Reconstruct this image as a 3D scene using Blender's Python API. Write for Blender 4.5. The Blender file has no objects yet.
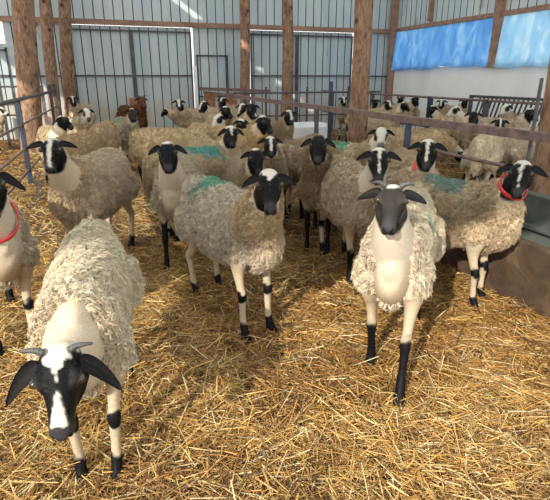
import bpy, math
import numpy as np
from mathutils import Vector
from mathutils.kdtree import KDTree
rng = np.random.default_rng(11)
SC = bpy.context.scene
COL = SC.collection

# ------------------------------------------------------------------ camera
FOC, CX, CY, CAMH = 490.0, 275.0, 250.0, 1.5
PITCH, YAW = math.radians(19.45), math.radians(19.5)
cF = np.array([math.sin(YAW)*math.cos(PITCH), math.cos(YAW)*math.cos(PITCH), -math.sin(PITCH)])
cR = np.array([math.cos(YAW), -math.sin(YAW), 0.0]); cU = np.cross(cR, cF); cC = np.array([0, 0, CAMH])
def ray(x, y): return cF + cR*(x-CX)/FOC - cU*(y-CY)/FOC
def at_z(x, y, z): d = ray(x, y); return cC + d*((z-CAMH)/d[2])
def at_Y(x, y, Y): d = ray(x, y); return cC + d*(Y/d[1])
def at_X(x, y, X): d = ray(x, y); return cC + d*(X/d[0])
def proj(p):
    q = np.array(p)-cC; z = q@cF; return (round(CX+FOC*(q@cR)/z), round(CY-FOC*(q@cU)/z))
cd = bpy.data.cameras.new('camera'); cam = bpy.data.objects.new('camera', cd); COL.objects.link(cam)
cam.location = (0, 0, CAMH); cam.rotation_euler = (math.pi/2-PITCH, 0, -YAW)
cd.sensor_fit = 'HORIZONTAL'; cd.sensor_width = 36; cd.lens = FOC/550*36; cd.clip_start = 0.05; cd.clip_end = 200
SC.camera = cam

# ------------------------------------------------------------------ helpers
def mesh_np(name, V, faces, mat, parent=None, cols=None, smooth=True, midx=None):
    """faces: an (n,k) array or a list of such arrays"""
    if not isinstance(faces, list): faces = [faces]
    faces = [np.asarray(f, dtype=np.int32) for f in faces if len(f)]
    me = bpy.data.meshes.new(name); V = np.asarray(V, dtype=np.float32)
    me.vertices.add(len(V)); me.vertices.foreach_set('co', V.ravel())
    idx = np.concatenate([f.ravel() for f in faces]); tot = np.concatenate([np.full(len(f), f.shape[1], dtype=np.int32) for f in faces])
    me.loops.add(len(idx)); me.loops.foreach_set('vertex_index', idx)
    me.polygons.add(len(tot)); me.polygons.foreach_set('loop_start', (np.cumsum(tot)-tot).astype(np.int32))
    if smooth: me.polygons.foreach_set('use_smooth', np.ones(len(tot), dtype=bool))
    if midx is not None: me.polygons.foreach_set('material_index', np.asarray(midx, dtype=np.int32))
    me.update(calc_edges=True); me.validate()
    if not smooth: me.shade_flat()
    if cols is not None:
        a = me.color_attributes.new('Col', 'FLOAT_COLOR', 'POINT')
        c = np.ones((len(V), 4), dtype=np.float32); c[:, :3] = cols; a.data.foreach_set('color', c.ravel())
    for m in (mat if isinstance(mat, list) else [mat]): me.materials.append(m)
    o = bpy.data.objects.new(name, me); COL.objects.link(o)
    if parent: o.parent = parent
    return o
def empty(name, loc=(0, 0, 0), rz=0):
    o = bpy.data.objects.new(name, None); COL.objects.link(o); o.location = loc; o.rotation_euler = (0, 0, rz); return o
def tag(o, label=None, cat=None, group=None, kind=None):
    for k, v in (('label', label), ('category', cat), ('group', group), ('kind', kind)):
        if v: o[k] = v
    return o
def nrm(v): v = np.asarray(v, float); return v/(np.linalg.norm(v, axis=-1, keepdims=True)+1e-12)
_k = np.random.default_rng(5).normal(size=(9, 3)); _ph = np.random.default_rng(6).uniform(0, 6.28, 9)
def noise(P, s=1.0, o=0.0):
    """smooth pseudo noise about -1..1"""
    P = np.asarray(P)*s; r = 0
    for i in range(9): r = r + np.sin(P@_k[i]*(1+.25*i)+_ph[i]+o*(i+1))
    return r/4.5
class MB:
    """collects boxes, tubes and lofts into one mesh"""
    def __init__(s): s.V = []; s.F = {3: [], 4: []}; s.n = 0; s.C = []
    def add(s, V, F, col=None):
        V = np.asarray(V, float)
        for f in F: 
            f = np.asarray(f)
            if len(f): s.F.setdefault(f.shape[1], []).append(f+s.n)
        s.V.append(V); s.n += len(V)
        if col is not None: s.C.append(np.broadcast_to(np.asarray(col, float), (len(V), 3)))
        return s
    def box(s, a, b, bev=0.0):
        a = np.minimum(a, b).astype(float); b2 = np.maximum(a, b).astype(float)
        x = np.array([[a[0], b2[0]][i] for i in (0, 1)]); c = (a+b2)/2; h = (b2-a)/2
        V = np.array([[sx, sy, sz] for sx in (-1, 1) for sy in (-1, 1) for sz in (-1, 1)])*h+c
        F = [[0, 1, 3, 2], [4, 6, 7, 5], [0, 4, 5, 1], [2, 3, 7, 6], [0, 2, 6, 4], [1, 5, 7, 3]]
        return s.add(V, [np.array(F)])
    def bar(s, p, q, w, h, up=(0, 0, 1)):
        p = np.array(p, float); q = np.array(q, float); t = nrm(q-p); l = np.cross(up, t)
        if np.linalg.norm(l) < 1e-3: l = np.cross((1, 0, 0), t)
        l = nrm(l); u = np.cross(t, l)
        V = [e + l*sx*w/2+u*sy*h/2 for e in (p, q) for sx in (-1, 1) for sy in (-1, 1)]
        F = [[0, 1, 3, 2], [4, 6, 7, 5], [0, 4, 5, 1], [2, 3, 7, 6], [0, 2, 6, 4], [1, 5, 7, 3]]
        return s.add(V, [np.array(F)])
    def loft(s, pts, rx, ry, lat=(0, 1, 0), n=16, power=2.0, caps=True, col=None, flat=0):
        """elliptical tube; rx along the lateral direction, ry across it"""
        pts = np.asarray(pts, float); k = len(pts); T = nrm(np.gradient(pts, axis=0))
        L = np.broadcast_to(np.asarray(lat, float), (k, 3)); L = nrm(L-(L*T).sum(1, keepdims=True)*T); U = np.cross(T, L)
        th = np.linspace(0, 2*np.pi, n, endpoint=False); c, sn = np.cos(th), np.sin(th)
        ce = np.sign(c)*np.abs(c)**(2/power); se = np.sign(sn)*np.abs(sn)**(2/power)
        rx = np.broadcast_to(rx, (k,)); ry = np.broadcast_to(ry, (k,))
        V = pts[:, None]+L[:, None]*(rx[:, None]*ce)[..., None]+U[:, None]*(ry[:, None]*se)[..., None]
        V = V.reshape(-1, 3); i, j = np.meshgrid(np.arange(k-1), np.arange(n), indexing='ij'); j2 = (j+1) % n
        Q = np.stack([i*n+j, i*n+j2, (i+1)*n+j2, (i+1)*n+j], -1).reshape(-1, 4)
        F = [Q]
        if caps:
            V = np.vstack([V, pts[:1], pts[-1:]]); a = k*n; jj = np.arange(n)
            F.append(np.stack([np.full(n, a), (jj+1) % n, jj], -1)); F.append(np.stack([np.full(n, a+1), (k-1)*n+jj, (k-1)*n+(jj+1) % n], -1))
        return s.add(V, F, col)
    def build(s, name, mat, parent=None, smooth=False, off=None):
        V = np.vstack(s.V)
        F = [np.vstack(s.F[k]) for k in s.F if s.F[k]]
        if off is not None: V = V-np.asarray(off)
        return mesh_np(name, V, F, mat, parent, np.vstack(s.C) if s.C else None, smooth)
def spline(P, n):
    """Catmull-Rom through the rows of P"""
    P = np.asarray(P, float); Q = np.vstack([2*P[0]-P[1], P, 2*P[-1]-P[-2]]); k = len(P)-1
    t = np.linspace(0, k-1e-9, n); i = t.astype(int); u = (t-i)[:, None]
    a, b, c, d = Q[i], Q[i+1], Q[i+2], Q[i+3]
    return .5*((2*b)+(-a+c)*u+(2*a-5*b+4*c-d)*u**2+(-a+3*b-3*c+d)*u**3)

# ------------------------------------------------------------------ materials
def mat(name, rough=.7, col=(.5, .5, .5), metal=0.0):
    m = bpy.data.materials.new(name); m.use_nodes = True; b = m.node_tree.nodes['Principled BSDF']
    b.inputs['Base Color'].default_value = (*col, 1); b.inputs['Roughness'].default_value = rough; b.inputs['Metallic'].default_value = metal
    return m, m.node_tree, b
def nd(nt, t, **kw):
    n = nt.nodes.new(t)
    for k, v in kw.items(): 
        if k in n.inputs: n.inputs[k].default_value = v
        else: setattr(n, k, v)
    return n
def noise_ramp(nt, scale, stops, vec=None, detail=6, stretch=None, distortion=0):
    tc = nd(nt, 'ShaderNodeTexCoord'); src = tc.outputs['Object']
    if stretch:
        mp = nd(nt, 'ShaderNodeMapping'); mp.inputs['Scale'].default_value = stretch; nt.links.new(src, mp.inputs[0]); src = mp.outputs[0]
    n = nd(nt, 'ShaderNodeTexNoise', Scale=scale, Detail=detail, Distortion=distortion); nt.links.new(src, n.inputs['Vector'])
    r = nd(nt, 'ShaderNodeValToRGB'); e = r.color_ramp.elements
    while len(e) < len(stops): e.new(.5)
    for q, (p, c) in zip(e, stops): q.position = p; q.color = (*c, 1)
    nt.links.new(n.outputs['Fac'], r.inputs[0]); return r, n
def bump(nt, b, src, strength=.4, dist=.01):
    bp = nd(nt, 'ShaderNodeBump', Strength=strength, Distance=dist); nt.links.new(src, bp.inputs['Height']); nt.links.new(bp.outputs[0], b.inputs['Normal'])
def mix(nt, fac, a, c, typ='MIX'):
    m = nd(nt, 'ShaderNodeMix', data_type='RGBA', blend_type=typ)
    for v, s in ((fac, 0), (a, 6), (c, 7)):
        if hasattr(v, 'is_output'): nt.links.new(v, m.inputs[s])
        elif s == 0: m.inputs[0].default_value = v
        else: m.inputs[s].default_value = (*v, 1)
    return m.outputs[2]
def m_noise(name, scale, stops, rough=.75, bs=.3, bd=.01, stretch=None, metal=0, distortion=0):
    m, nt, b = mat(name, rough, metal=metal); r, n = noise_ramp(nt, scale, stops, stretch=stretch, distortion=distortion)
    nt.links.new(r.outputs[0], b.inputs['Base Color']); bump(nt, b, n.outputs['Fac'], bs, bd); return m
def m_attr(name, rough, bscale, bs, bd, spec=.3, var=.25, trans=0):
    m, nt, b = mat(name, rough); at = nd(nt, 'ShaderNodeAttribute', attribute_name='Col')
    r, n = noise_ramp(nt, bscale, [(.3, (1-var,)*3), (.7, (1+var,)*3)])
    nt.links.new(mix(nt, 1.0, at.outputs['Color'], r.outputs[0], 'MULTIPLY'), b.inputs['Base Color'])
    bump(nt, b, n.outputs['Fac'], bs, bd); b.inputs['Specular IOR Level'].default_value = spec
    return m
M = {}
M['skin'] = m_attr('sheep_coat', .5, 150, .5, .005, .12, .14)
M['wool'] = m_attr('wool', .95, 60, .2, .004, .1, .12)
M['black'] = m_noise('black_ear', 90, [(.3, (.005, .005, .006)), (.8, (.013, .012, .012))], .6, .3, .003)
M['black'].node_tree.nodes['Principled BSDF'].inputs['Specular IOR Level'].default_value = .2
M['horn'] = m_noise('horn', 40, [(.3, (.04, .04, .042)), (.7, (.11, .105, .10))], .5, .5, .004, stretch=(1, 6, 1))
M['collar'] = m_noise('red_strap', 60, [(.3, (.6, .03, .04)), (.8, (.85, .07, .08))], .5, .2, .002)
M['eye'] = m_attr('eye', .2, 10, 0, 0, .6, 0)
M['straw'] = m_attr('straw', .5, 30, .2, .002, .45, .15)
M['soil'] = m_noise('bedding', 14, [(.25, (.035, .018, .007)), (.5, (.11, .06, .02)), (.8, (.26, .15, .05))], .9, .9, .03, distortion=1.5)
M['log'] = None
def log_mat():
    m, nt, b = mat('debarked_log', .8)
    r, n = noise_ramp(nt, 5, [(.2, (.10, .055, .035)), (.45, (.24, .14, .085)), (.7, (.36, .235, .15)), (.95, (.20, .11, .07))], stretch=(2.2, 2.2, .8), distortion=.6)
    r2, n2 = noise_ramp(nt, 22, [(.32, (.40, .30, .26)), (.46, (.95, .92, .90)), (.7, (1.2, 1.2, 1.15))], stretch=(1.7, 1.7, .45))
    v = nd(nt, 'ShaderNodeTexVoronoi', Scale=3.2); tc = nd(nt, 'ShaderNodeTexCoord'); nt.links.new(tc.outputs['Object'], v.inputs['Vector'])
    kr = nd(nt, 'ShaderNodeValToRGB'); kr.color_ramp.elements[0].position = .08; kr.color_ramp.elements[0].color = (.2, .15, .12, 1); kr.color_ramp.elements[1].position = .2; nt.links.new(v.outputs['Distance'], kr.inputs[0])
    c = mix(nt, 1.0, r.outputs[0], r2.outputs[0], 'MULTIPLY'); c = mix(nt, 1.0, c, kr.outputs[0], 'MULTIPLY')
    nt.links.new(c, b.inputs['Base Color']); bump(nt, b, n2.outputs['Fac'], .7, .015); return m
M['log'] = log_mat()
M['rust'] = m_noise('rusty_pipe', 18, [(.3, (.09, .055, .045)), (.55, (.17, .11, .10)), (.8, (.27, .18, .15))], .6, .3, .003)
M['beam'] = m_noise('rusty_beam', 7, [(.3, (.20, .11, .075)), (.6, (.33, .20, .14)), (.85, (.42, .29, .22))], .75, .3, .01, stretch=(.3, 1, 1))
M['steel'] = m_noise('dark_steel', 12, [(.3, (.035, .035, .04)), (.7, (.10, .10, .105))], .5, .2, .003)
M['blue_steel'] = m_noise('blue_paint', 10, [(.3, (.02, .025, .035)), (.5, (.03, .05, .09)), (.75, (.05, .10, .19)), (.85, (.07, .05, .045))], .5, .2, .003, stretch=(1, 1, .4))
M['seam'] = m_noise('dark_seam', 6, [(.3, (.035, .03, .028)), (.7, (.10, .085, .08))], .7, .2, .004)
def sheet_mat():
    m, nt, b = mat('weathered_sheet', .45)
    r, n = noise_ramp(nt, 1.3, [(.3, (.40, .48, .52)), (.5, (.47, .55, .58)), (.75, (.55, .61, .62))], stretch=(2.5, 1, .35))
    tc = nd(nt, 'ShaderNodeTexCoord'); sp = nd(nt, 'ShaderNodeSeparateXYZ'); nt.links.new(tc.outputs['Object'], sp.inputs[0])
    # splashed dirt low on the sheets, a real stain
    mr = nd(nt, 'ShaderNodeMapRange'); mr.inputs[1].default_value = 1.5; mr.inputs[2].default_value = .5; nt.links.new(sp.outputs['Z'], mr.inputs[0])
    r3, n3 = noise_ramp(nt, 2.2, [(.38, (0, 0, 0)), (.62, (1, 1, 1))], stretch=(1.5, 1, 1))
    mu = nd(nt, 'ShaderNodeMath', operation='MULTIPLY'); nt.links.new(mr.outputs[0], mu.inputs[0]); nt.links.new(r3.outputs[0], mu.inputs[1])
    c = mix(nt, mu.outputs[0], r.outputs[0], (.50, .43, .33))
    r4, n4 = noise_ramp(nt, 1.7, [(.66, (0, 0, 0)), (.74, (1, 1, 1))], stretch=(2, 1, .5))
    c = mix(nt, r4.outputs[0], c, (.30, .24, .19)); 
    nt.links.new(c, b.inputs['Base Color']); bump(nt, b, n.outputs['Fac'], .15, .02); return m
M['sheet'] = sheet_mat()
M['rust_patch'] = m_noise('orange_rust', 9, [(.3, (.20, .09, .05)), (.6, (.42, .18, .09)), (.8, (.30, .26, .22))], .8, .3, .005)
def glow_sheet():
    m, nt, b = mat('diffuser_roof_sheet', .5, (.8, .82, .8)); tr = nd(nt, 'ShaderNodeBsdfTranslucent'); tr.inputs[0].default_value = (.86, .9, .92, 1)
    ms = nd(nt, 'ShaderNodeMixShader'); ms.inputs[0].default_value = .75; nt.links.new(b.outputs[0], ms.inputs[1]); nt.links.new(tr.outputs[0], ms.inputs[2]); nt.links.new(ms.outputs[0], nt.nodes['Material Output'].inputs[0]); return m
M['roofsheet'] = glow_sheet()  # unseen roof made translucent to spread sunlight over the back of the barn
M['lime'] = m_noise('limewashed_wall', 1.4, [(.25, (.80, .82, .80)), (.5, (.90, .91, .90)), (.8, (.94, .94, .93))], .8, .25, .01, stretch=(1, 1, .5))
M['concrete'] = m_noise('wet_concrete', 5, [(.3, (.06, .07, .065)), (.6, (.12, .14, .13)), (.85, (.20, .22, .20))], .55, .4, .01)
M['mud'] = m_noise('dung_caked_board', 6, [(.3, (.035, .02, .012)), (.6, (.09, .055, .03)), (.85, (.20, .125, .065))], .9, .8, .02, distortion=.8)
M['white'] = m_noise('plain_white', 3, [(.3, (.72, .74, .76)), (.7, (.86, .87, .88))], .5, .1, .005)
def tarp_mat(name, a, b_, c_):
    m, nt, b = mat(name, .35)
    r, n = noise_ramp(nt, 3.2, [(.3, a), (.55, b_), (.78, c_)], stretch=(1, 1, .55), distortion=1.2)  # last stop paints whitish highlights into the tarp colour
    nt.links.new(r.outputs[0], b.inputs['Base Color']); bump(nt, b, n.outputs['Fac'], .5, .05)
    tr = nd(nt, 'ShaderNodeBsdfTranslucent'); nt.links.new(r.outputs[0], tr.inputs[0]); ms = nd(nt, 'ShaderNodeMixShader'); ms.inputs[0].default_value = .75
    nt.links.new(b.outputs[0], ms.inputs[1]); nt.links.new(tr.outputs[0], ms.inputs[2]); nt.links.new(ms.outputs[0], nt.nodes['Material Output'].inputs[0]); return m
M['tarp'] = tarp_mat('blue_tarp', (.24, .48, .78), (.36, .61, .87), (.66, .83, .94))
M['tarp2'] = tarp_mat('pale_blue_tarp', (.42, .66, .86), (.58, .79, .92), (.88, .94, .97))

# ------------------------------------------------------------------ light
w = bpy.data.worlds.new('world'); SC.world = w; w.use_nodes = True
bg = w.node_tree.nodes['Background']; bg.inputs[0].default_value = (1.0, .975, .94, 1); bg.inputs[1].default_value = 1.6
sd = np.array([1.0, .95, -.72]); sd = sd/np.linalg.norm(sd)
sl = bpy.data.lights.new('sun', 'SUN'); sl.energy = 5.6; sl.angle = math.radians(.7); sl.color = (1, .93, .80)
so = bpy.data.objects.new('sun', sl); COL.objects.link(so); so.rotation_euler = Vector(sd).to_track_quat('-Z', 'Y').to_euler(); so.location = (-6, -6, 6)
SC.view_settings.view_transform = 'Standard'; SC.view_settings.look = 'None'; SC.view_settings.gamma = 1; SC.view_settings.exposure = 0.0

# ------------------------------------------------------------------ floor
def gz(x, y):
    P = np.stack([x, y, np.zeros_like(x)], -1); near = 1
    return .022*noise(P, 1.6)+.012*noise(P, 4.7, 2)
gx = np.linspace(-7, 10.5, 240); gy = np.linspace(-1.5, 15.2, 240); X, Y = np.meshgrid(gx, gy, indexing='ij')
V = np.stack([X, Y, gz(X, Y)-.012], -1).reshape(-1, 3); i, j = np.meshgrid(np.arange(239), np.arange(239), indexing='ij')
Q = np.stack([i*240+j, (i+1)*240+j, (i+1)*240+j+1, i*240+j+1], -1).reshape(-1, 4)
tag(mesh_np('floor', V, Q, M['soil']), kind='structure')

def straw(N, rmin, rmax, a0, a1, seed, lmul=1.0, wmul=1.0, power=1.0):
    r_ = np.random.default_rng(seed)
    u = r_.uniform(0, 1, N); r = (rmin**power+u*(rmax**power-rmin**power))**(1/power)
    a = np.radians(r_.uniform(a0, a1, N)); x = r*np.sin(a); y = r*np.cos(a)
    P0 = np.stack([x, y, np.zeros(N)], -1)
    base = 2.2*noise(P0, 1.1, 3)+1.2*noise(P0, 3.3, 1)+.8*noise(P0, 9, 5); th = base+r_.normal(0, 1.0, N)
    L = r_.gamma(3.2, .034, N)*lmul; L = np.clip(L, .03, .34); wd = np.clip(r_.normal(.0032, .0010, N), .0014, .006)*wmul*(1+.10*np.clip(r-2, 0, 8))
    hz = gz(x, y)+r_.uniform(-.010, .030, N)+.014*noise(P0, 9, 4)
    tilt = r_.normal(0, .24, N); D = np.stack([np.cos(th)*np.cos(tilt), np.sin(th)*np.cos(tilt), np.sin(tilt)], -1)
    S_ = np.stack([-np.sin(th), np.cos(th), np.zeros(N)], -1); Up = np.cross(D, S_)
    bend = r_.normal(0, .12, N)*L; bz = np.abs(r_.normal(0, .05, N))*L
    c = np.stack([x, y, hz], -1); t = np.array([-.5, 0., .5]); VV = np.zeros((N, 9, 3))
    ang = r_.uniform(0, 6.28, N)
    for k in range(3):
        p = c+D*(t[k]*L)[:, None]+(S_*bend[:, None]+Up*bz[:, None])*(1-4*t[k]**2)
        for m in range(3):
            q = ang+m*2.094
            VV[:, k*3+m] = p+S_*(np.cos(q)*wd/2*1.25)[:, None]+Up*(np.sin(q)*wd/2*.8)[:, None]
    f = [[k*3+m, k*3+(m+1) % 3, (k+1)*3+(m+1) % 3, (k+1)*3+m] for k in (0, 1) for m in range(3)]
    F = (np.arange(N)[:, None, None]*9+np.array(f)[None]).reshape(-1, 4)
    pal = np.array([(.70, .44, .14), (.82, .62, .28), (.55, .31, .09), (.90, .80, .52), (.34, .18, .06), (.15, .08, .03), (.64, .48, .24)])
    damp = noise(P0, 1.3, 7)
    pr = np.array([.24, .17, .20, .09, .16, .08, .06]); ci = r_.choice(len(pal), N, p=pr)
    ci = np.where((damp > .55) & (r_.uniform(0, 1, N) < .35), 5-(r_.uniform(0, 1, N) < .5), ci)
    # along the manger, beyond the left fence and mid-right, more pieces are dark brown
    brown_zone = ((x > 1.9) & (y > .9)) | (x < -1.15) | ((x > .55) & (y > 1.75) & (noise(P0, 1.9, 9) > -.25)); ci = np.where(brown_zone & (r_.uniform(0, 1, N) < .55), r_.choice([2, 4, 4, 5], N), ci)
    cc = pal[ci]*r_.uniform(.45, 1.0, (N, 1))*np.array([1, .95, .85]); ok = (x < 8.6) & (y < 13.85)
    VV, cc = VV[ok], cc[ok]; F = F[:len(VV)*6]; return VV.reshape(-1, 3), F, np.repeat(cc, 9, axis=0)
parts = [straw(95000, .75, 4.6, -22, 62, 1, power=1.25), straw(60000, 4.2, 14.5, -22, 58, 2, 1.1, 1.2, power=1.2), straw(6000, .8, 4.5, -22, 60, 3, 1.9, 1.3, power=1.2)]
V, F, C, n = [], [], [], 0
for v, f, c in parts: V.append(v); F.append(f+n); C.append(c); n += len(v)
tag(mesh_np('straw', np.vstack(V), np.vstack(F), M['straw'], cols=np.vstack(C), smooth=False), 'loose golden straw bedding strewn over the whole barn floor', 'straw', kind='stuff')

# ------------------------------------------------------------------ building
YB, XW, ROOF, GAP = 14.0, 8.75, 4.8, .03
def sheet(name, x0, x1, z0, z1, y, parent=None, pitch=.235, ph=0, axis='y'):
    """ribbed sheet in the plane y = const (or x = const): flat pans between narrow dark channels"""
    s = []; x = x0; k = math.ceil((x0-ph)/pitch)*pitch+ph
    while k < x1-.04:
        if k > x0+.02: s.append(k)
        k += pitch
    prof = [(x0, 0)]; mi = []
    for k in s: prof += [(k-.012, 0), (k-.010, .045), (k+.010, .045), (k+.012, 0)]; mi += [0, 1, 1, 1]
    prof.append((x1, 0)); mi.append(0); prof = np.array(prof); n = len(prof)
    def ring(d, z): return np.stack([prof[:, 0], y+prof[:, 1]+d, np.full(n, z)], -1)
    V = np.vstack([ring(0, z0), ring(0, z1), ring(.012, z0), ring(.012, z1)])
    i = np.arange(n-1); F = np.vstack([np.stack([i, i+1, n+i+1, n+i], -1), np.stack([2*n+i+1, 2*n+i, 3*n+i, 3*n+i+1], -1), np.stack([i+1, i, 2*n+i, 2*n+i+1], -1), np.stack([n+i, n+i+1, 3*n+i+1, 3*n+i], -1),
        np.array([[0, n, 3*n, 2*n], [n-1, 3*n-1, 4*n-1, 2*n-1]])])
    if axis == 'x': V = V[:, [1, 0, 2]]
    return mesh_np(name, V, F, [M['sheet'], M['seam']], parent, smooth=False, midx=np.array(mi*4+[0, 0]))
wb = tag(empty('wall_back', (0, 0, 0)), kind='structure')
sheet('upper_sheeting', -7, XW, 2.72, ROOF, YB, wb)
xa, xb, xc, xd = -.42, 2.60, 4.24, 7.38          # door openings in the back wall
xl0, xl1 = -2.6, -1.82
sheet('sheeting', -7, xl0-GAP, -.1, 2.72, YB, wb)
sheet('sheeting', xl1, xa-GAP, -.1, 2.72, YB, wb)
sheet('sheeting', xb+GAP*1.8, xc-GAP, -.1, 2.72, YB, wb)
sheet('sheeting', xd+GAP*1.5, XW, -.1, 2.72, YB, wb)
def big_door(name, x0, x1, ztop, bars, posts):
    d = tag(empty(name), kind='structure'); sheet('door_sheeting', x0, x1, .02, ztop+.048, YB+.03, d, ph=.11)
    m = MB()
    for z in bars: m.box((x0, YB-.03, z-.02), (x1, YB+.0, z+.02))
    for xx in (x0+.02, x1-.02): m.box((xx-.02, YB-.03, .02), (xx+.02, YB+.0, ztop-.03))
    for xx in posts: m.box((xx-.05, YB-.035, .02), (xx+.05, YB+.0, ztop-.03))
    m.build('door_frame', M['steel'], d); return d
d1 = big_door('door_1', xa, xb, 2.66, (2.60, 1.53), (1.07,))
m = MB(); m.box((.88, YB-.045, .02), (1.22, YB-.036, .98)); m.build('rust_stain', M['rust_patch'], d1)
d2 = big_door('door_2', xc, xd, 2.66, (2.60, 1.53), (5.62,))
d3 = big_door('door_3', xl0, xl1, 2.2, (2.1, 1.53, .9), ())
# wicket hatch framed in the middle section
m = MB()
for a, b in (((2.72, 2.02), (3.58, 2.06)), ((2.72, .98), (3.58, 1.01)), ((2.72, .4), (2.76, 2.06)), ((3.54, .4), (3.58, 2.06))): m.box((a[0], YB-.035, a[1]), (b[0], YB-.006, b[1]))
tag(m.build('door_4', M['steel']), kind='structure')
m = MB(); m.box((3.62, YB-.03, 1.16), (4.2, YB-.006, 1.20)); m.box((xd+.08, YB-.03, 1.5), (XW, YB-.006, 1.54)); m.box((xl1, YB-.03, 1.5), (xa, YB-.006, 1.54)); m.build('mid_batten', M['steel'], wb)
tag(MB().box((-7, YB-.09, 2.72), (XW, YB-.005, 2.84)).build('trim_1', M['beam']), kind='structure')
# right wall: limewashed panels below, opening hung with tarps, ribbed sheet above
wr = tag(empty('wall_right'), kind='structure')
MB().box((XW, 1.5, -.1), (XW+.15, YB, 1.76)).build('limewashed_panel', M['lime'], wr)
sheet('upper_sheeting', 1.5, YB, 2.82, ROOF, XW, wr, axis='x')
for k, yy in enumerate((13.9, 9.62, 5.6)): MB().box((XW-.14, yy-.09, 1.70), (XW-.01, yy+.09, ROOF)).build('wall_post', M['beam'], wr)
MB().box((XW-.12, 12.1, 2.9), (XW-.01, 12.2, ROOF)).build('wall_post', M['beam'], wr)
tag(MB().box((XW-.10, 1.5, 2.76), (XW-.005, YB-.1, 2.86)).build('trim_2', M['beam']), kind='structure')
tag(MB().box((XW-.20, YB-.22, -.05), (XW-.01, YB-.1, ROOF)).build('trim_3', M['beam']), kind='structure')
def tarp(name, y0, y1, lean0, lean1, m_, label):
    nu, nv = 90, 34; u, v = np.meshgrid(np.linspace(0, 1, nu), np.linspace(0, 1, nv), indexing='ij')
    yb = y0+lean0; yt = y0; ye = y1+lean1*v
    yy = (yt+(yb-yt)*v)*(1-u)+ye*u; z = 2.78-(1.06+.03*np.sin(u*7)+.02*np.sin(u*19))*v
    P = np.stack([yy*2.0, z*1.0, u*0], -1)
    x = XW-.03-.035*(1+noise(P, 2.4, len(label)))*v-.02*np.abs(np.sin(yy*9+z*2))*(.3+v)-.02*(v > .96)
    V = np.stack([x, yy, z], -1).reshape(-1, 3); V2 = V+np.array([.006, 0, 0]); n = nu*nv
    i, j = np.meshgrid(np.arange(nu-1), np.arange(nv-1), indexing='ij'); Q = np.stack([i*nv+j, (i+1)*nv+j, (i+1)*nv+j+1, i*nv+j+1], -1).reshape(-1, 4)
    F = np.vstack([Q, Q[:, ::-1]+n])
    e = np.concatenate([np.arange(nv), np.arange(1, nu)*nv+nv-1, (nu-1)*nv+np.arange(nv-2, -1, -1), np.arange(nu-2, 0, -1)*nv]); e2 = np.roll(e, -1)
    F = np.vstack([F, np.stack([e2, e, e+n, e2+n], -1)])
    return tag(mesh_np(name, np.vstack([V, V2]), F, m_), label, 'tarp', 'blue tarps hung along the right wall')
tarp('tarp', 13.75, 9.72, .15, 0, M['tarp'], 'deep blue tarp beside the barn corner, hung above the whitewashed wall')
tarp('tarp', 9.5, 5.7, .12, -.0, M['tarp2'], 'paler blue creased tarp with white sheen, the one farther from the barn corner')
# roof with an open slit in which the sun shines through
roof = tag(empty('ceiling'), kind='structure')
RY0 = -3.0; SX = .245; RX0 = -6.0
MB().box((RX0, RY0, ROOF), (SX-.13, 14.2, ROOF+.02)).build('roof_sheeting', M['roofsheet'], roof)
MB().box((SX+.13, RY0, ROOF), (9.1, 14.2, ROOF+.02)).build('roof_sheeting', M['roofsheet'], roof)
for a_, b_ in ((RY0, 8.3), (8.62, 8.74), (9.06, 9.35), (10.0, 11.5)): MB().box((SX-.2, a_, ROOF+.02), (SX+.2, b_, ROOF+.03)).build('streak_shaper', M['steel'], roof)  # unseen plates added to break the slit's sun streak into dashes
for y in (-2.8, .9, 4.2, 7.4, 10.8): MB().box((RX0, y-.12, ROOF-.16), (8.9, y+.12, ROOF-.01)).build('roof_beam', M['beam'], roof)

# ------------------------------------------------------------------ log posts
def log(x, y, r, h, seed, label, lean=0):
    r_ = np.random.default_rng(seed); n, k = 36, 110; z = np.linspace(-.1, h, k); th = np.linspace(0, 2*np.pi, n, endpoint=False)
    Z, T = np.meshgrid(z, th, indexing='ij'); rr = r*(1.03-.03*Z)
    P = np.stack([np.cos(T)*.5, np.sin(T)*.5, Z*.7], -1); rr = rr+r*.05*noise(P, 1.8, seed)+r*.025*noise(P*np.array([1, 1, .4]), 9, seed)
    for _ in range(9):
        kz, kt = r_.uniform(.2, h-.3), r_.uniform(0, 6.28); dt = np.angle(np.exp(1j*(T-kt)))*r
        rr = rr+r*.20*np.exp(-((Z-kz)**2+dt**2)/(.035**2))
    cx_ = .02*np.sin(Z*1.3+seed)+lean*(Z-1.0); V = np.stack([np.cos(T)*rr+cx_, np.sin(T)*rr, Z], -1).reshape(-1, 3)
    i, j = np.meshgrid(np.arange(k-1), np.arange(n), indexing='ij'); j2 = (j+1) % n
    Q = np.stack([i*n+j, i*n+j2, (i+1)*n+j2, (i+1)*n+j], -1).reshape(-1, 4); V = np.vstack([V, [[lean*(h-1), 0, h]]]); jj = np.arange(n)
    cap = np.stack([(k-1)*n+jj, (k-1)*n+(jj+1) % n, np.full(n, k*n)], -1)
    o = mesh_np('log_post', V, [Q, cap], M['log']); o.location = (x, y, 0)
    return tag(o, label, 'post', 'log posts holding up the barn roof', 'thing')
LH = ROOF-.17
p = at_Y(27, 90, 11.4); log(p[0], 11.4, .215, LH, 1, 'thick peeled log post, nearest of the three log posts by the left fence', .105)
p = at_Y(53, 90, 13.0); log(p[0], 13.0, .135, LH, 2, 'slim peeled log post, middle one of the three by the left fence', .05)
p = at_Y(68, 80, 13.55); log(p[0], 13.55, .145, LH, 3, 'dark knotted log post against the back wall beside the wide door', .06)
p = at_Y(245, 60, 13.1); log(p[0], 13.1, .135, LH, 4, 'straight log post before the back wall, between the two wide doors')
p = at_Y(287, 60, 12.2); log(p[0], 12.2, .135, LH, 5, 'slim log post standing in front of the second wide door')
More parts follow.
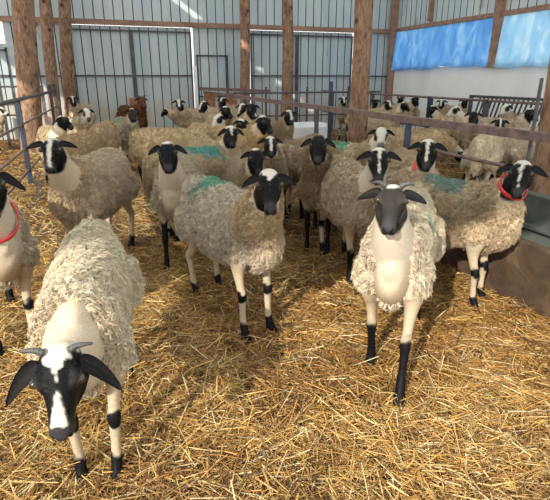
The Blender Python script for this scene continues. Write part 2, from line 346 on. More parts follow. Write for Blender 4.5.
p = at_Y(359, 90, 7.2); log(p[0], 7.2, .142, LH, 6, 'reddish log post rising between the railings near the middle of the barn')
p = at_X(556, 150, 3.28); log(p[0], p[1], .155, LH, 7, 'stout reddish log post at the photo edge behind the feed manger')

# ------------------------------------------------------------------ fences
def pipe(m, p, q, r, n=8):
    t = np.linspace(0, 1, 12)[:, None]; P = np.array(p)*(1-t)+np.array(q)*t; L = np.cross(nrm(np.array(q)-np.array(p)), (0, 0, 1.0))
    if np.linalg.norm(L) < .1: L = (1, 0, 0)
    m.loft(P, r, r, L, n=n)
FX = 2.72
f = tag(empty('pen_railing', (FX, .9, 0)), 'long brown pipe railing with flat top rail running above the feed manger', 'railing', 'pen railings'); off = (FX, .9, 0)
MB().bar((FX, .6, 1.13), (FX, 13.2, 1.13), .045, .06).build('top_rail', M['rust'], f, off=off)
m = MB(); pipe(m, (FX, .6, .90), (FX, 3.8, .90), .014); m.build('middle_rail', M['rust'], f, True, off)
for yy, mt in ((3.98, 'blue_steel'), (6.05, 'steel'), (7.6, 'rust'), (9.4, 'steel'), (11.4, 'rust'), (13.1, 'rust')):
    MB().box((FX-.022, yy-.022, -.03), (FX+.022, yy+.022, 1.10)).build('post', M[mt], f, off=off)
m = MB(); pipe(m, at_X(542, 78, FX+.05), at_X(527, 165, FX+.05), .012)
m.build('wire', M['steel'], f, True, off)
# farther railing
GX = 6.3
f = tag(empty('pen_railing', (GX, 4, 0)), 'thin dark railing behind the second pen, in front of the whitewashed wall', 'railing', 'pen railings'); off = (GX, 4, 0)
m = MB(); pipe(m, (GX, 4, 1.12), (GX, 13.6, 1.12), .022); m.build('top_rail', M['rust'], f, True, off)
m = MB(); pipe(m, (GX, 4, .55), (GX, 13.6, .55), .016); m.build('lower_rail', M['rust'], f, True, off)
for yy, mt in ((5.2, 'steel'), (7.0, 'steel'), (8.55, 'blue_steel'), (10.8, 'steel'), (13.0, 'steel')):
    MB().box((GX-.04, yy-.04, -.03), (GX+.04, yy+.04, 1.14)).build('post', M[mt], f, off=off)
# cross railing before the second door
CYY = 10.4
f = tag(empty('pen_railing', (4, CYY, 0)), 'cross railing with thin bars between the log posts, before the second wide door', 'railing', 'pen railings'); off = (4, CYY, 0)
m = MB(); pipe(m, (2.76, CYY, 1.18), (6.25, CYY, 1.18), .02); m.build('top_rail', M['steel'], f, True, off)
m = MB(); pipe(m, (2.76, CYY, .7), (6.25, CYY, .7), .016); m.build('lower_rail', M['steel'], f, True, off)
for px in (266, 307, 348):
    xx = at_Y(px, 100, CYY)[0]; MB().box((xx-.018, CYY-.018, -.03), (xx+.018, CYY+.018, 1.3)).build('post', M['steel'], f, off=off)
xx = at_Y(330, 100, 8.6)[0]; g = MB().box((xx-.028, 8.55, -.03), (xx+.028, 8.61, 1.42)).build('steel_post', M['blue_steel'])
tag(g, 'tall blue-black square steel post beside the reddish log post', 'post')
# left fence: four rails to posts
LX = -1.12
LA, LB = at_z(0, 104, 1.2), at_z(77, 85.5, 1.2); LA[2] = LB[2] = 0; LD = nrm(LB-LA)
def lf(y, z): q = LA+LD*((y-LA[1])/LD[1]); return (q[0], q[1], z)
f = tag(empty('pen_railing', (LX, 4, 0)), 'sloping four-rail fence of rusty pipes with blue posts beside the thick log', 'railing', 'pen railings'); off = (LX, 4, 0)
for z, r in ((1.2, .028), (.86, .017), (.53, .017), (.22, .015)):
    m = MB(); pipe(m, lf(3.2, z), lf(13.7, z), r); m.build('rail', M['rust'] if r < .02 else M['steel'], f, True, off)
for yy, mt in ((4.6, 'blue_steel'), (7.9, 'blue_steel'), (10.6, 'rust'), (11.9, 'steel'), (12.8, 'steel')):
    q = lf(yy, 0); MB().box((q[0]-.03, yy-.03, -.03), (q[0]+.03, yy+.03, 1.2 if mt == 'blue_steel' else 1.35)).build('post', M[mt], f, off=off)
f = tag(empty('pen_railing', (-2.2, 12.6, 0)), 'dark upright-bar railing far behind the thick left log', 'railing', 'pen railings'); off = (-2.2, 12.6, 0)
for z in (1.3, .7):
    m = MB(); pipe(m, (-4, 12.6, z), (LX, 12.6, z), .02); m.build('rail', M['steel'], f, True, off)
for xx in (-3.4, -2.6, -1.9, -1.5): MB().box((xx-.03, 12.57, -.03), (xx+.03, 12.63, 1.6)).build('post', M['steel'], f, off=off)
# coil of wire at the foot of the fence
a = at_z(23, 212, .06); b = at_z(44, 172, .06); t = np.linspace(0, 1, 420)[:, None]; ax = nrm(b-a); l = np.cross(ax, (0, 0, 1)); th = t*2*np.pi*15
P = a*(1-t)+b*t+l*np.cos(th)*.034+np.array([0, 0, 1])*(np.sin(th)*.034+.0)+l*.08*np.sin(t*5)
m = MB(); m.loft(P, .0055, .0055, (0.01, .02, 1), n=6); tag(m.build('wire_coil', M['steel'], smooth=True), 'rusty spiral coil of thick wire lying in straw at the foot of the left fence', 'wire')
# little railing and brick-red boards by the back door
f = tag(empty('barrier', (3, 11.9, 0)), 'low rusty barrier with upright boards before the wicket hatch', 'barrier'); xx0 = at_Y(196, 90, 12.2)[0]; off = (3, 11.9, 0)
m = MB(); m.bar((xx0, 12.2, 1.24), (4.2, 12.2, 1.16), .05, .07); m.build('rail', M['rust'], f, off=off)
MB().box((xx0-.035, 12.15, 0), (xx0+.035, 12.22, 1.75)).build('post', M['white'], f, off=off)
for px in (210, 232):
    xx = at_Y(px, 98, 12.25)[0]; MB().box((xx-.13, 12.24, -.02), (xx+.13, 12.28, 1.14)).build('board', M['rust_patch'], f, off=off)

# ------------------------------------------------------------------ mangers and racks
t_ = tag(empty('feed_manger', (2.8, 1, 0)), 'long concrete feed manger with dung-caked brown front along the railing', 'manger'); off = (2.8, 1, 0)
def slab(name, a, b, mt, par, off):
    m = MB(); nx, ny, nz = 3, 60, 10
    m.box(a, b); o = m.build(name, M[mt], par, off=off); bv = o.modifiers.new('b', 'BEVEL'); bv.width = .012; bv.segments = 2; return o
slab('front_board', (2.60, .5, -.04), (2.68, 3.3, .46), 'mud', t_, off)
slab('trough_floor', (2.68, .5, .16), (3.0, 3.3, .22), 'concrete', t_, off)
slab('back_slab', (3.0, .5, -.04), (3.08, 3.3, .68), 'concrete', t_, off)
slab('ledge', (2.96, .5, .42), (3.0, 3.3, .46), 'concrete', t_, off)
r_ = tag(empty('hay_rack', (7.3, 8, 0)), 'dark slanted-bar hay rack standing before the whitewashed wall', 'rack'); off = (7.3, 8, 0)
p0 = at_X(470, 100, 7.3)[1]
for z in (.62, 1.13): MB().bar((7.3, 3.9, z), (7.3, p0, z), .05, .05).build('rail', M['steel'], r_, off=off)
yy = 4.0
while yy < p0-.2: m = MB(); m.bar((7.3, yy, 1.13), (7.3, yy+.16, .62), .02, .03); m.build('slanted_bar', M['steel'], r_, off=off); yy += .11
for yy in (3.95, (p0+4)/2, p0-.03): MB().box((7.27, yy-.03, -.03), (7.33, yy+.03, 1.14)).build('leg', M['steel'], r_, off=off)
# trough between the railings, its white paints in a patch of light
p1 = at_z(304, 123, .62); t_ = tag(empty('feed_trough', (p1[0], p1[1], 0)), 'trough painted white as a light patch behind the railing, left of the reddish log post', 'trough')
m = MB(); m.box((-.42, -.25, .34), (.42, .25, .38)); m.box((-.42, -.25, .38), (-.38, .25, .62)); m.box((.38, -.25, .38), (.42, .25, .62)); m.box((-.38, -.25, .38), (.38, -.21, .56)); m.box((-.38, .21, .38), (.38, .25, .62)); m.build('tub', M['white'], t_)
for a, b in ((-1, -1), (-1, 1), (1, -1), (1, 1)): MB().box((a*.36-.03, b*.2-.03, -.03), (a*.36+.03, b*.2+.03, .34)).build('leg', M['white'], t_)

# ------------------------------------------------------------------ sheep
BLK = np.array([.0055, .0055, .0065]); CREAM = np.array([.47, .385, .27]); WHITE = np.array([.62, .58, .50])
def sm(x, a, b): t = np.clip((x-a)/(b-a), 0, 1); return t*t*(3-2*t)
def remeshed(mb, voxel, it=3):
    V = np.vstack(mb.V); F = [np.vstack(mb.F[k]) for k in mb.F if mb.F[k]]
    o = mesh_np('tmp', V, F, M['skin']); r = o.modifiers.new('r', 'REMESH'); r.mode = 'VOXEL'; r.voxel_size = voxel
    s = o.modifiers.new('s', 'SMOOTH'); s.factor = .5; s.iterations = it
    ev = o.evaluated_get(bpy.context.evaluated_depsgraph_get()); me = ev.to_mesh()
    n = len(me.vertices); v = np.empty(n*3, np.float32); me.vertices.foreach_get('co', v)
    nn = np.empty(n*3, np.float32); me.vertices.foreach_get('normal', nn)
    ls = np.empty(len(me.loops), np.int32); me.loops.foreach_get('vertex_index', ls)
    tot = np.empty(len(me.polygons), np.int32); me.polygons.foreach_get('loop_total', tot)
    if (tot == 4).all(): F = ls.reshape(-1, 4)
    else:
        st = np.cumsum(tot)-tot; F = np.array([ls[a:a+4] for a, t in zip(st, tot) if t == 4])
    ev.to_mesh_clear(); me0 = o.data; bpy.data.objects.remove(o); bpy.data.meshes.remove(me0)
    return v.reshape(-1, 3).astype(float), nn.reshape(-1, 3).astype(float), F

def locks(V, N, F, mask, count, L, wd, cls, colf, seed, down=.34, clump=.8):
    """curled tufts of wool rooted on the surface V, F where mask is high"""
    r_ = np.random.default_rng(seed); k = mask[F].mean(1) > .35; F = F[k]
    if len(F) == 0: return np.zeros((0, 3)), np.zeros((0, 4), int), np.zeros((0, 3))
    a = np.linalg.norm(np.cross(V[F[:, 2]]-V[F[:, 0]], V[F[:, 3]]-V[F[:, 1]]), axis=1); pr = a/a.sum()
    def samp(n):
        i = r_.choice(len(F), n, p=pr); u, v = r_.uniform(0, 1, (2, n, 1)); q = F[i]
        bl = lambda A: (A[q[:, 0]]*(1-u)+A[q[:, 1]]*u)*(1-v)+(A[q[:, 3]]*(1-u)+A[q[:, 2]]*u)*v
        return bl(V), nrm(bl(N)), bl(mask[:, None])
    P, n, pm = samp(count); Cc, cn, _m = samp(max(8, int(a.sum()/cls**2)))
    kd = KDTree(len(Cc)); [kd.insert(c, i) for i, c in enumerate(Cc)]; kd.balance()
    ci = np.array([kd.find(p)[1] for p in P])
    g = np.array([-.35, 0, -1.0]); t = g-(n@g)[:, None]*n+.6*np.stack([noise(P, 5, s_) for s_ in (1, 2, 3)], -1)
    ct = np.random.default_rng(seed+1).normal(0, .55, (len(Cc), 3))[ci]; t = t+ct; t = t-(t*n).sum(1, keepdims=True)*n; t = nrm(t)
    ll = L*r_.uniform(.6, 1.25, (count, 1))*(.3+.7*pm**1.5); tipc = (Cc+cn*L*.75)[ci]+t*L*down
    b = np.cross(n, t); ph = r_.uniform(0, 6.28, (count, 1)); VV = np.zeros((count, 5, 3, 3)); prev = None; ctr = []
    for s_ in (0, .22, .45, .72, 1.0):
        p = P-n*.006+n*ll*.85*(s_*(1-.42*s_))+t*ll*down*s_*s_
        tgt = P*(1-s_)+tipc*s_; p = p*(1-clump*s_)+tgt*clump*s_
        cu = .40*ll*s_**.7; p = p+b*np.sin(ph+s_*10)*cu+t*np.cos(ph+s_*10)*cu; ctr.append(p)
    for q, s_ in enumerate((0, .22, .45, .72, 1.0)):
        wq = wd*(1-.8*s_**2.2)
        d = nrm(ctr[min(q+1, 4)]-ctr[max(q-1, 0)]); e1 = nrm(np.cross(d, n+.01)); e2 = np.cross(d, e1)
        for m in range(3): VV[:, q, m] = ctr[q]+(e1*math.cos(m*2.094)+e2*math.sin(m*2.094))*wq
    f = [[q*3+m, q*3+(m+1) % 3, (q+1)*3+(m+1) % 3, (q+1)*3+m] for q in range(4) for m in range(3)]
    FF = (np.arange(count)[:, None, None]*15+np.array(f)[None]).reshape(-1, 4)
    c = colf(P)*(1+r_.normal(0, .12, (count, 1)))*(1+.12*np.random.default_rng(seed+2).normal(0, 1, (len(Cc), 1))[ci])
    q = np.clip(np.random.default_rng(seed+3).normal(0, .14, (len(Cc), 1)), 0, .6)[ci]; c = c*(1-q)+np.array([.34, .24, .13])*q
    return VV.reshape(-1, 3), FF, np.repeat(np.clip(c, 0.005, .95), 15, axis=0)

def wool_color(base, neckc, tf, marks, dirt, seed):
    base = np.array(base)*np.array([1.22, 1.15, 1.04]); neckc = np.array(neckc)*np.array([1.10, 1.02, .90]); drt = np.array([.33, .25, .16])
    def f(P):
        t = tf(P); c = base*(1-sm(t, .05, .45))[:, None]+neckc*sm(t, .05, .45)[:, None]
        d = sm(noise(P, 6, seed)+.5*noise(P, 17, seed+3), .1, 1.1)*dirt+.55*dirt*sm(.62-P[:, 2], .0, .22); d = np.clip(d*.8, 0, .8)
        c = c*(1-d[:, None])+drt*d[:, None]
        for (m, rad, col, st) in marks:
            q = ((P-np.array(m))/np.array(rad)); r = np.linalg.norm(q, axis=1)+.35*noise(P, 19, 4)
            k = (sm(-r, -1.1, -.7)*st)[:, None]; c = c*(1-k)+np.array(col)*k
        return c
    return f

def head_color(pat, u, v, w, P):
    nz = .006*noise(P, 55, 1); av = np.abs(v)+nz; uu = u+nz*1.5; n = len(u)
    face = np.array(pat.get('face', BLK)); c = np.tile(face, (n, 1)); wh = np.array(pat.get('white', WHITE)); k = np.zeros(n)
    kind = pat.get('kind', 'cap')
    top = sm(w, -.02, .01)
    cap = pat.get('cap', .035); k = np.maximum(k, sm(cap-uu-av*.55, -.004, .006)*sm(w, -.03, .0))         # wool cap on the poll
    if kind == 'cap_point': k = np.maximum(k, sm(.085-uu-av*1.9, -.004, .008)*top)
    if 'blaze' in pat:                                                                       # strip down the nose: (u0, u1, w0, w1)
        u0, u1, w0, w1 = pat['blaze']; t = np.clip((uu-u0)/(u1-u0), 0, 1); hw = w0+(w1-w0)*t
        k = np.maximum(k, sm(hw-av, -.003, .004)*sm(uu, u0-.008, u0)*sm(-uu, -u1-.008, -u1)*sm(w, .0, .02))
    if kind == 'patch':                                                                      # white head, black about the eyes and muzzle
        e = np.sqrt(((uu-.085)/.062)**2+((w+.005)/.05)**2+((np.abs(v)-.055)/.034)**2); mz = sm(uu, .185, .20)
        k = np.maximum(k, 1-np.maximum(sm(-e, -1.15, -.85), mz*pat.get('muzzle', 1)))
    if pat.get('cheek', 0): k = np.maximum(k, sm(-w, .045, .06)*sm(.18-uu, 0, .02)*pat['cheek'])
    k = np.clip(k, 0, 1)[:, None]; c = c*(1-k)+wh*k
    mz = sm(uu, .185, .235)[:, None]*(1-k)*.9; c = c*(1-mz)+np.array([.045, .043, .046])*mz
    er = np.sqrt(((u-.088)/.020)**2+((w-.020)/.016)**2+((np.abs(v)-.058)/.03)**2); er = (np.exp(-((er-1.15)/.30)**2)*.8)[:, None]; c = c*(1-er)+np.array([.15, .13, .11])*er
    ph = (np.exp(-(v/.0022)**2)*sm(u, .245, .255)*sm(-w, .0, .01))[:, None]*.8; c = c*(1-ph)
    return c

def leaf(root, d, nrmv, L, W, mt, name, parent, droop=.3, seed=0, cup=.010):
    """a cupped ear with thickness"""
    d = nrm(d); nrmv = nrm(nrmv-(nrmv@d)*d); s = np.cross(d, nrmv); k, n = 12, 9; t = np.linspace(0, 1, k); q = np.linspace(-1, 1, n)
    hw = W*np.sqrt(np.clip(np.sin(np.pi*(t*.86+.10)), 0, 1))*(1-.50*t)*1.15; hw[0] = W*.42; hw[-1] = W*.10
    T, Q = np.meshgrid(t, q, indexing='ij'); HW = hw[:, None]
    P = root+d*(T*L)[..., None]+s*(Q*HW)[..., None]+nrmv*(cup*(Q**2*1.2-.6)*(1-.5*T))[..., None]+np.array([0, 0, -1.])*(droop*L*T**2)[..., None]
    th = .0035*(1-.5*np.abs(Q))*(1-.6*T)+.0008; A = (P+nrmv*th[..., None]).reshape(-1, 3); B = (P-nrmv*th[..., None]).reshape(-1, 3); m = k*n
    i, j = np.meshgrid(np.arange(k-1), np.arange(n-1), indexing='ij'); F = np.stack([i*n+j, (i+1)*n+j, (i+1)*n+j+1, i*n+j+1], -1).reshape(-1, 4)
    e = np.concatenate([np.arange(n), np.arange(1, k)*n+n-1, (k-1)*n+np.arange(n-2, -1, -1), np.arange(k-2, 0, -1)*n]); e2 = np.roll(e, -1)
    F = np.vstack([F, F[:, ::-1]+m, np.stack([e2, e, e+m, e2+m], -1)])
    return mesh_np(name, np.vstack([A, B]), F, mt, parent)

HL, HS0 = .88, .90
def sheep(px=None, py=None, hz=.93, a=0, look=0, pitch=47, el=55, S=None, pat={}, wool=(.60, .54, .44), neck=None, wn=.75, legs='white', feet=((0, 0),)*4,
          marks=(), horns=0, collar=False, lod=None, dirt=.45, seed=0, label='', name='sheep', group='sheep loose in the main pen', at=None, back=None, Ln=.34, ny=None,
          earlen=.088, eardir=(.85, -.40, -.35), skin=CREAM, roll=0, th=.010, dist=None, earcol=None, earw=.0225, fatness=.70, drop=0.0, lift=0.0, hsc=1.0):
    HS = HS0*hsc
    neck = wool if neck is None else neck
    if S is None: S = hz/.877 if px is not None else 1.04
    # --- local pose; the body faces +X. look/a: turn from facing the viewer, positive = towards image right
    hy = math.radians(look-a); nyaw = hy*.45 if ny is None else math.radians(ny); e = math.radians(el)
    P = np.array([.33, 0, .70])+Ln*np.array([math.cos(e)*math.cos(nyaw), math.cos(e)*math.sin(nyaw), math.sin(e)])
    p_ = math.radians(pitch); D = np.array([math.cos(p_)*math.cos(hy), math.cos(p_)*math.sin(hy), -math.sin(p_)])
    Vh = np.array([-math.sin(hy), math.cos(hy), 0]); W = np.cross(D, Vh)
    if roll: r = math.radians(roll); Vh = Vh*math.cos(r)+W*math.sin(r); W = np.cross(D, Vh)
    # --- placing: by the head, or by a point of the back for sheep whose head is not seen
    if at is not None: wp = np.array([at[0], at[1], 0.]); refl = np.zeros(3)
    elif back is not None: wp = at_z(back[0], back[1], .84*S); refl = np.array([back[2] if len(back) > 2 else -.1, 0, 0])*S
    else: refl = (P+D*.12)*S; wp = at_z(px, py, refl[2])
    c = math.atan2(-wp[1], -wp[0]); rz = c+math.radians(a)
    rx_, ry_ = refl[0]*math.cos(rz)-refl[1]*math.sin(rz), refl[0]*math.sin(rz)+refl[1]*math.cos(rz)
    loc = np.array([wp[0]-rx_, wp[1]-ry_]); dcam = math.hypot(*loc)
    if lod is None: lod = 0 if dcam < 3.4 else 1 if dcam < 5.2 else 2 if dcam < 8 else 3
    vox = (.0068, .0105, .014, .018)[lod]
    b = MB(); fn = fatness
    tx = np.array([(-.515, .64, .02, .03), (-.49, .635, .09, .11), (-.42, .62, .15, .17), (-.28, .595, .185, .205), (-.08, .575, .205, .215), (.10, .58, .195, .21), (.25, .60, .165, .20), (.36, .63, .135, .175), (.44, .655, .085, .12), (.475, .66, .03, .05)])
    ts = spline(tx, 40); b.loft(np.stack([ts[:, 0], 0*ts[:, 0], ts[:, 1]], -1), np.abs(ts[:, 2])*fn, np.abs(ts[:, 3]), (0, 1, 0), n=40, power=2.25)
    N0 = np.array([.26, 0, .63]); Q = P+D*.03-W*.035; N1 = N0*.45+Q*.55+np.array([.05*math.cos(nyaw), .05*math.sin(nyaw), -.03 if el > 0 else .05])
    bt = np.linspace(0, 1, 26)[:, None]; nk = (1-bt)**2*N0+2*bt*(1-bt)*N1+bt**2*Q; bt = bt[:, 0]
    ln = nrm(np.stack([-np.sin(nyaw*bt*1.6), np.cos(nyaw*bt*1.6), 0*bt], -1)); ln = nrm(ln*(1-bt[:, None])+Vh*bt[:, None])
    b.loft(nk, .125-.072*bt**.8, .165-.098*bt**.8, ln, n=28)
    hp = np.array([(-.035, .015, -.045, .030), (-.015, .034, -.065, .047), (.02, .047, -.085, .057), (.06, .052, -.098, .062), (.09, .050, -.098, .058), (.12, .047, -.088, .049), (.155, .043, -.074, .0395), (.195, .035, -.058, .0335), (.225, .027, -.050, .0335), (.250, .012, -.044, .031), (.266, -.008, -.034, .018)])
    hp[:, 0] *= HL; hp *= HS; hs = spline(hp, 36); hc = P+hs[:, :1]*D+((hs[:, 1]+hs[:, 2])/2)[:, None]*W
    b.loft(hc, hs[:, 3]*1.0, (hs[:, 1]-hs[:, 2])/2, Vh, n=30, power=2.35)
    for sd_ in (-1, 1):
        H = lambda u, v, w: P+(u*HL*D+v*sd_*Vh+w*W)*HS
        b.loft([H(.04, .040, .030), H(.070, .050, .038), H(.095, .049, .036), H(.125, .036, .030)], [.010, .0155, .013, .006], [.010, .013, .011, .006], Vh, n=10)   # brow
        b.loft([H(.02, .040, -.05), H(.07, .045, -.072), H(.12, .036, -.066), H(.17, .024, -.055)], [.02, .026, .022, .012], [.02, .03, .022, .012], Vh, n=10)  # jaw
        b.loft([H(.22, .016, -.002), H(.247, .021, -.004), H(.262, .016, -.012)], [.010, .014, .010], [.010, .013, .008], Vh, n=10)                           # nostril wing
        b.loft([H(.205, .020, -.040), H(.235, .020, -.044), H(.256, .012, -.040)], [.012, .015, .010], [.012, .013, .010], Vh, n=10)                         # lip
    ftl = np.array(feet, float)
    hoofs = []
    for k, (sx, sy) in enumerate(((1, 1), (1, -1), (-1, 1), (-1, -1))):
        dx, dy = ftl[k]
        if sx > 0: J = [(.275, .078, .58, .062, .12), (.275, .095, .47, .050, .075), (.265, .092, .39, .031, .042), (.272, .088, .31, .0225, .028), (.285, .086, .262, .0265, .029), (.280, .086, .215, .021, .023), (.280, .085, .13, .0185, .0205), (.284, .085, .085, .023, .026), (.300, .085, .05, .021, .024), (.308, .085, .028, .025, .030)]
        else: J = [(-.36, .080, .60, .078, .15), (-.33, .105, .49, .070, .115), (-.33, .104, .41, .040, .064), (-.375, .100, .335, .026, .036), (-.425, .100, .285, .026, .036), (-.420, .098, .235, .021, .027), (-.405, .096, .14, .019, .022), (-.395, .095, .09, .023, .027), (-.378, .095, .05, .021, .025), (-.368, .095, .028, .025, .031)]
        J = np.array(J); J[:, 1] *= sy; wgt = np.clip((.50-J[:, 2])/.45, 0, 1)
        kb = 4*wgt*(1-wgt); J[:, 0] += dx*wgt+(abs(dx)*.25 if sx > 0 else 0)*kb*.5; J[:, 1] += dy*wgt
        js = spline(J, 26); b.loft(js[:, :3], js[:, 3], js[:, 4], (0, 1, 0), n=14)
        fx, fy = J[-1, 0], J[-1, 1]
        for q in (-1, 1):
            b.loft([(fx-.012, fy+q*.013, .052), (fx, fy+q*.014, .03), (fx+.010, fy+q*.015, .008), (fx+.012, fy+q*.015, -.012)], [.010, .0135, .0145, .0145], [.014, .026, .034, .036], (0, 1, 0), n=10)
    b.loft(spline([(-.44, 0, .76), (-.505, 0, .72), (-.53, 0, .60), (-.53, .01, .48), (-.52, .015, .38)], 14), np.linspace(.05, .022, 14), np.linspace(.035, .016, 14), (0, 1, 0), n=10)
    V, N, F = remeshed(b, vox, (5, 4, 2, 2)[lod])
    # --- regions
    rel = (V-P)/HS; u, v, w = rel@D/HL, rel@Vh, rel@W
    inh = (u > -.05) & (np.abs(v) < .10) & (w < .09) & (w > -.16-.0*u) & (u < .32)
    def tfun(Pt):
        d = np.linalg.norm(Pt[:, None]-nk[None], axis=2); t = bt[d.argmin(1)]; return np.where(Pt[:, 0] < .24, 0, t)
    t = tfun(V)
    head = inh & (w > -.115+1.0*np.clip(.03-u, 0, .1)) & (u-w*.25 > -.045)
    # nostrils and mouth
    q_ = np.clip((w+.026)/.024, 0, 1); k = np.exp(-((np.abs(v)-(.009+.015*q_))/.0048)**2-((w+.026-.024*q_)/.006)**2)*sm(u, .225, .24)*head; V = V-N*(k*.011)[:, None]
    km = np.exp(-((w+.0335+.10*(.262-u))/.0045)**2)*sm(u, .17, .20)*head; V = V-N*(km*.005)[:, None]
    col = np.tile(np.array(skin), (len(V), 1))*(1+.08*noise(V, 9, seed))[:, None]
    nck = sm(t, .1, .5)[:, None]*.5; col = col*(1-nck)+np.array(neck)*nck*1.05
    for (m_, rad_, c_, st_) in marks:
        if m_[0] > .3: kq = (sm(-np.linalg.norm((V-np.array(m_))/np.array(rad_), axis=1)-.3*noise(V, 19, 4), -1.1, -.7)*st_)[:, None]; col = col*(1-kq)+np.array(c_)*kq
    hcst = head_color(pat, u, v, w, V); hcst = hcst*(1-.97*np.clip(1.3*k+km, 0, 1))[:, None]
    hk = inh*sm(w+.004*noise(V, 60, 2)+.02*sm(u, .12, .18)-1.3*np.clip(.05-u, 0, .1), -.110, -.092)*sm(u-w*.25+.004*noise(V, 60, 2), -.040, -.018); hk = hk[:, None]; col = col*(1-hk)+hcst*hk
    zl = V[:, 2]+.016*noise(V, 34, seed); lm = (zl < .44) & (~inh | (t < .6)); front = V[:, 0] > 0
    if legs == 'black': kk = sm(-zl, -.40, -.36)
    elif legs == 'sock': kk = np.where(front, np.maximum(sm(-zl, -.30, -.27)*1., 0), np.maximum(sm(-zl, -.13, -.11), sm(-np.abs(zl-.28), -.045, -.03)))
    elif legs == 'mixed': kk = np.where(front ^ (V[:, 1] > 0), sm(-zl, -.40, -.36), np.maximum(sm(-zl, -.20, -.18), sm(-np.abs(zl-.27), -.05, -.035)*front))
    else: kk = np.maximum(sm(-zl, -.115, -.095), sm(-np.abs(zl-.262), -.034, -.020)*np.where(front, 1, 0))
    kk = (kk*lm)[:, None]; col = col*(1-kk)+BLK*1.3*kk
    root = empty(name, (loc[0], loc[1], gz(np.array([loc[0]]), np.array([loc[1]]))[0]-.008+lift), rz); tag(root, label, 'sheep', group)
    mesh_np('body', V*S, F, M['skin'], root, col)
    # --- fleece: a bumpy shell over the wool-bearing skin and its tufts
    legcut = .385+.10*sm(-np.abs(np.abs(V[:, 1])-.10), -.09, -.03)*sm(np.abs(V[:, 0]+.04), .12, .28)
    zz = V[:, 2] if el > 20 else np.where(V[:, 0] > .40, .6, V[:, 2])
    mask = np.minimum(sm(zz, legcut-.03, legcut+.03), sm(-(t+.07*noise(V, 9, seed)+.03*noise(V, 25, seed)), -wn-.10, -wn+.16))*(~head)
    if wn < .45: mask = mask*(1-sm(V[:, 0], .33, .42)*sm(-np.abs(V[:, 1]+.02*noise(V, 14, seed)), -.095, -.045))
    bumpy = .009*noise(V, 24, seed)+.006*noise(V, 55, seed+1)
    Vf = V+N*((-.014+(.014+th+bumpy)*mask)[:, None]); keep = (mask[F].max(1) > .02); Ff = F[keep]; used = np.unique(Ff); mp = np.full(len(V), -1); mp[used] = np.arange(len(used))
    cf = wool_color(wool, neck, tfun, marks, dirt, seed)
    Vs, Fs, Cs = Vf[used], mp[Ff], cf(V[used])*.92
    cnt = (42000, 24000, 8000, 2200)[lod]; Lk = (.036, .036, .038, .042)[lod]; wk = (.0017, .0022, .0034, .006)[lod]
    Lv, Lf, Lc = locks(Vf, N, F, mask, cnt, Lk, wk, (.022, .024, .030, .040)[lod], cf, seed+10)
    mesh_np('fleece', np.vstack([Vs, Lv])*S, np.vstack([Fs, Lf+len(Vs)]), M['wool'], root, np.vstack([Cs, Lc]))
    # --- ears, eyes, horns, collar
    for sd_ in (-1, 1):
        r0 = (P+(.026*D+.050*sd_*Vh+.012*W)*HS)*S
        d = eardir[0]*sd_*Vh+eardir[1]*np.array([0, 0, 1.])+eardir[2]*D
        leaf(r0, d, W*.8+D*.15, earlen*S, earw*S, M['black'] if earcol is None else M[earcol], 'ear', root, seed=seed, droop=.30+drop)
        if lod < 3:
            cpos = (P+(.090*HL*D+.0585*sd_*Vh+.025*W)*HS)*S; rr = .0150*S; ax = nrm(sd_*Vh*.86+W*.35+D*.22); m = MB()
            ph = np.linspace(0, np.pi, 11); e2 = nrm(np.cross(ax, W)); 
            m.loft(cpos+np.outer(np.cos(ph), ax)*rr, np.maximum(np.sin(ph), .02)*rr, np.maximum(np.sin(ph), .02)*rr, e2, n=16)
            Ve = np.vstack(m.V); q = nrm(Ve-cpos); cs = q@ax; hh = np.abs(q@nrm(D-(D@ax)*ax)); vv = np.abs(q@np.cross(ax, nrm(D-(D@ax)*ax)))
            ce = np.where((cs > .70)[:, None], np.array([.045, .025, .010]), np.array([.03, .025, .02])); ce = np.where(((cs > .85) & (vv < .22))[:, None], np.array([.004, .004, .004]), ce)
            mesh_np('eye', Ve, [np.vstack(m.F[k]) for k in m.F if m.F[k]], M['eye'], root, ce)
        if horns:
            hb = P+(.0*D+.034*sd_*Vh+.033*W)*HS; hd = np.array([0, 0, 1.]); K = horns
            pts = spline([hb, hb+sd_*Vh*.025*K+hd*.010, hb+sd_*Vh*.055*K+hd*.013, hb+sd_*Vh*.085*K-D*.01+hd*.002], 12)
            m = MB(); m.loft(pts*S, np.linspace(.014, .004, 12)*S, np.linspace(.012, .004, 12)*S, W, n=10); m.build('horn', M['horn'], root, True)
    if collar:
        i = int(collar*25); ctr = nk[i]; T = nrm(nk[i+1]-nk[i-1]); L_ = nrm(ln[i]-(ln[i]@T)*T); U_ = np.cross(T, L_); r1 = .125-.072*bt[i]**.8+.010; r2 = .165-.098*bt[i]**.8+.010
        if wn > collar: r1 += th+.004; r2 += th+.004
        thh = np.linspace(0, 2*np.pi, 49)[:-1]; ring = []
        for o1, o2 in ((0, -.011), (.005, -.011), (.005, .011), (0, .011)): ring.append(ctr+np.outer(np.cos(thh), L_)*(r1+o1)+np.outer(np.sin(thh), U_)*(r2+o1)+T*o2)
        ring = np.vstack(ring); n = 48; j = np.arange(n); j2 = (j+1) % n
        Fc = np.vstack([np.stack([a_*n+j, a_*n+j2, b_*n+j2, b_*n+j], -1) for a_, b_ in ((0, 1), (1, 2), (2, 3), (3, 0))])
        mesh_np('collar', ring*S, Fc, M['collar'], root)
    Rm = np.array([[math.cos(rz), -math.sin(rz)], [math.sin(rz), math.cos(rz)]])
    def wpt(p): q = Rm@np.array(p[:2])*S+loc; return proj((q[0], q[1], p[2]*S))
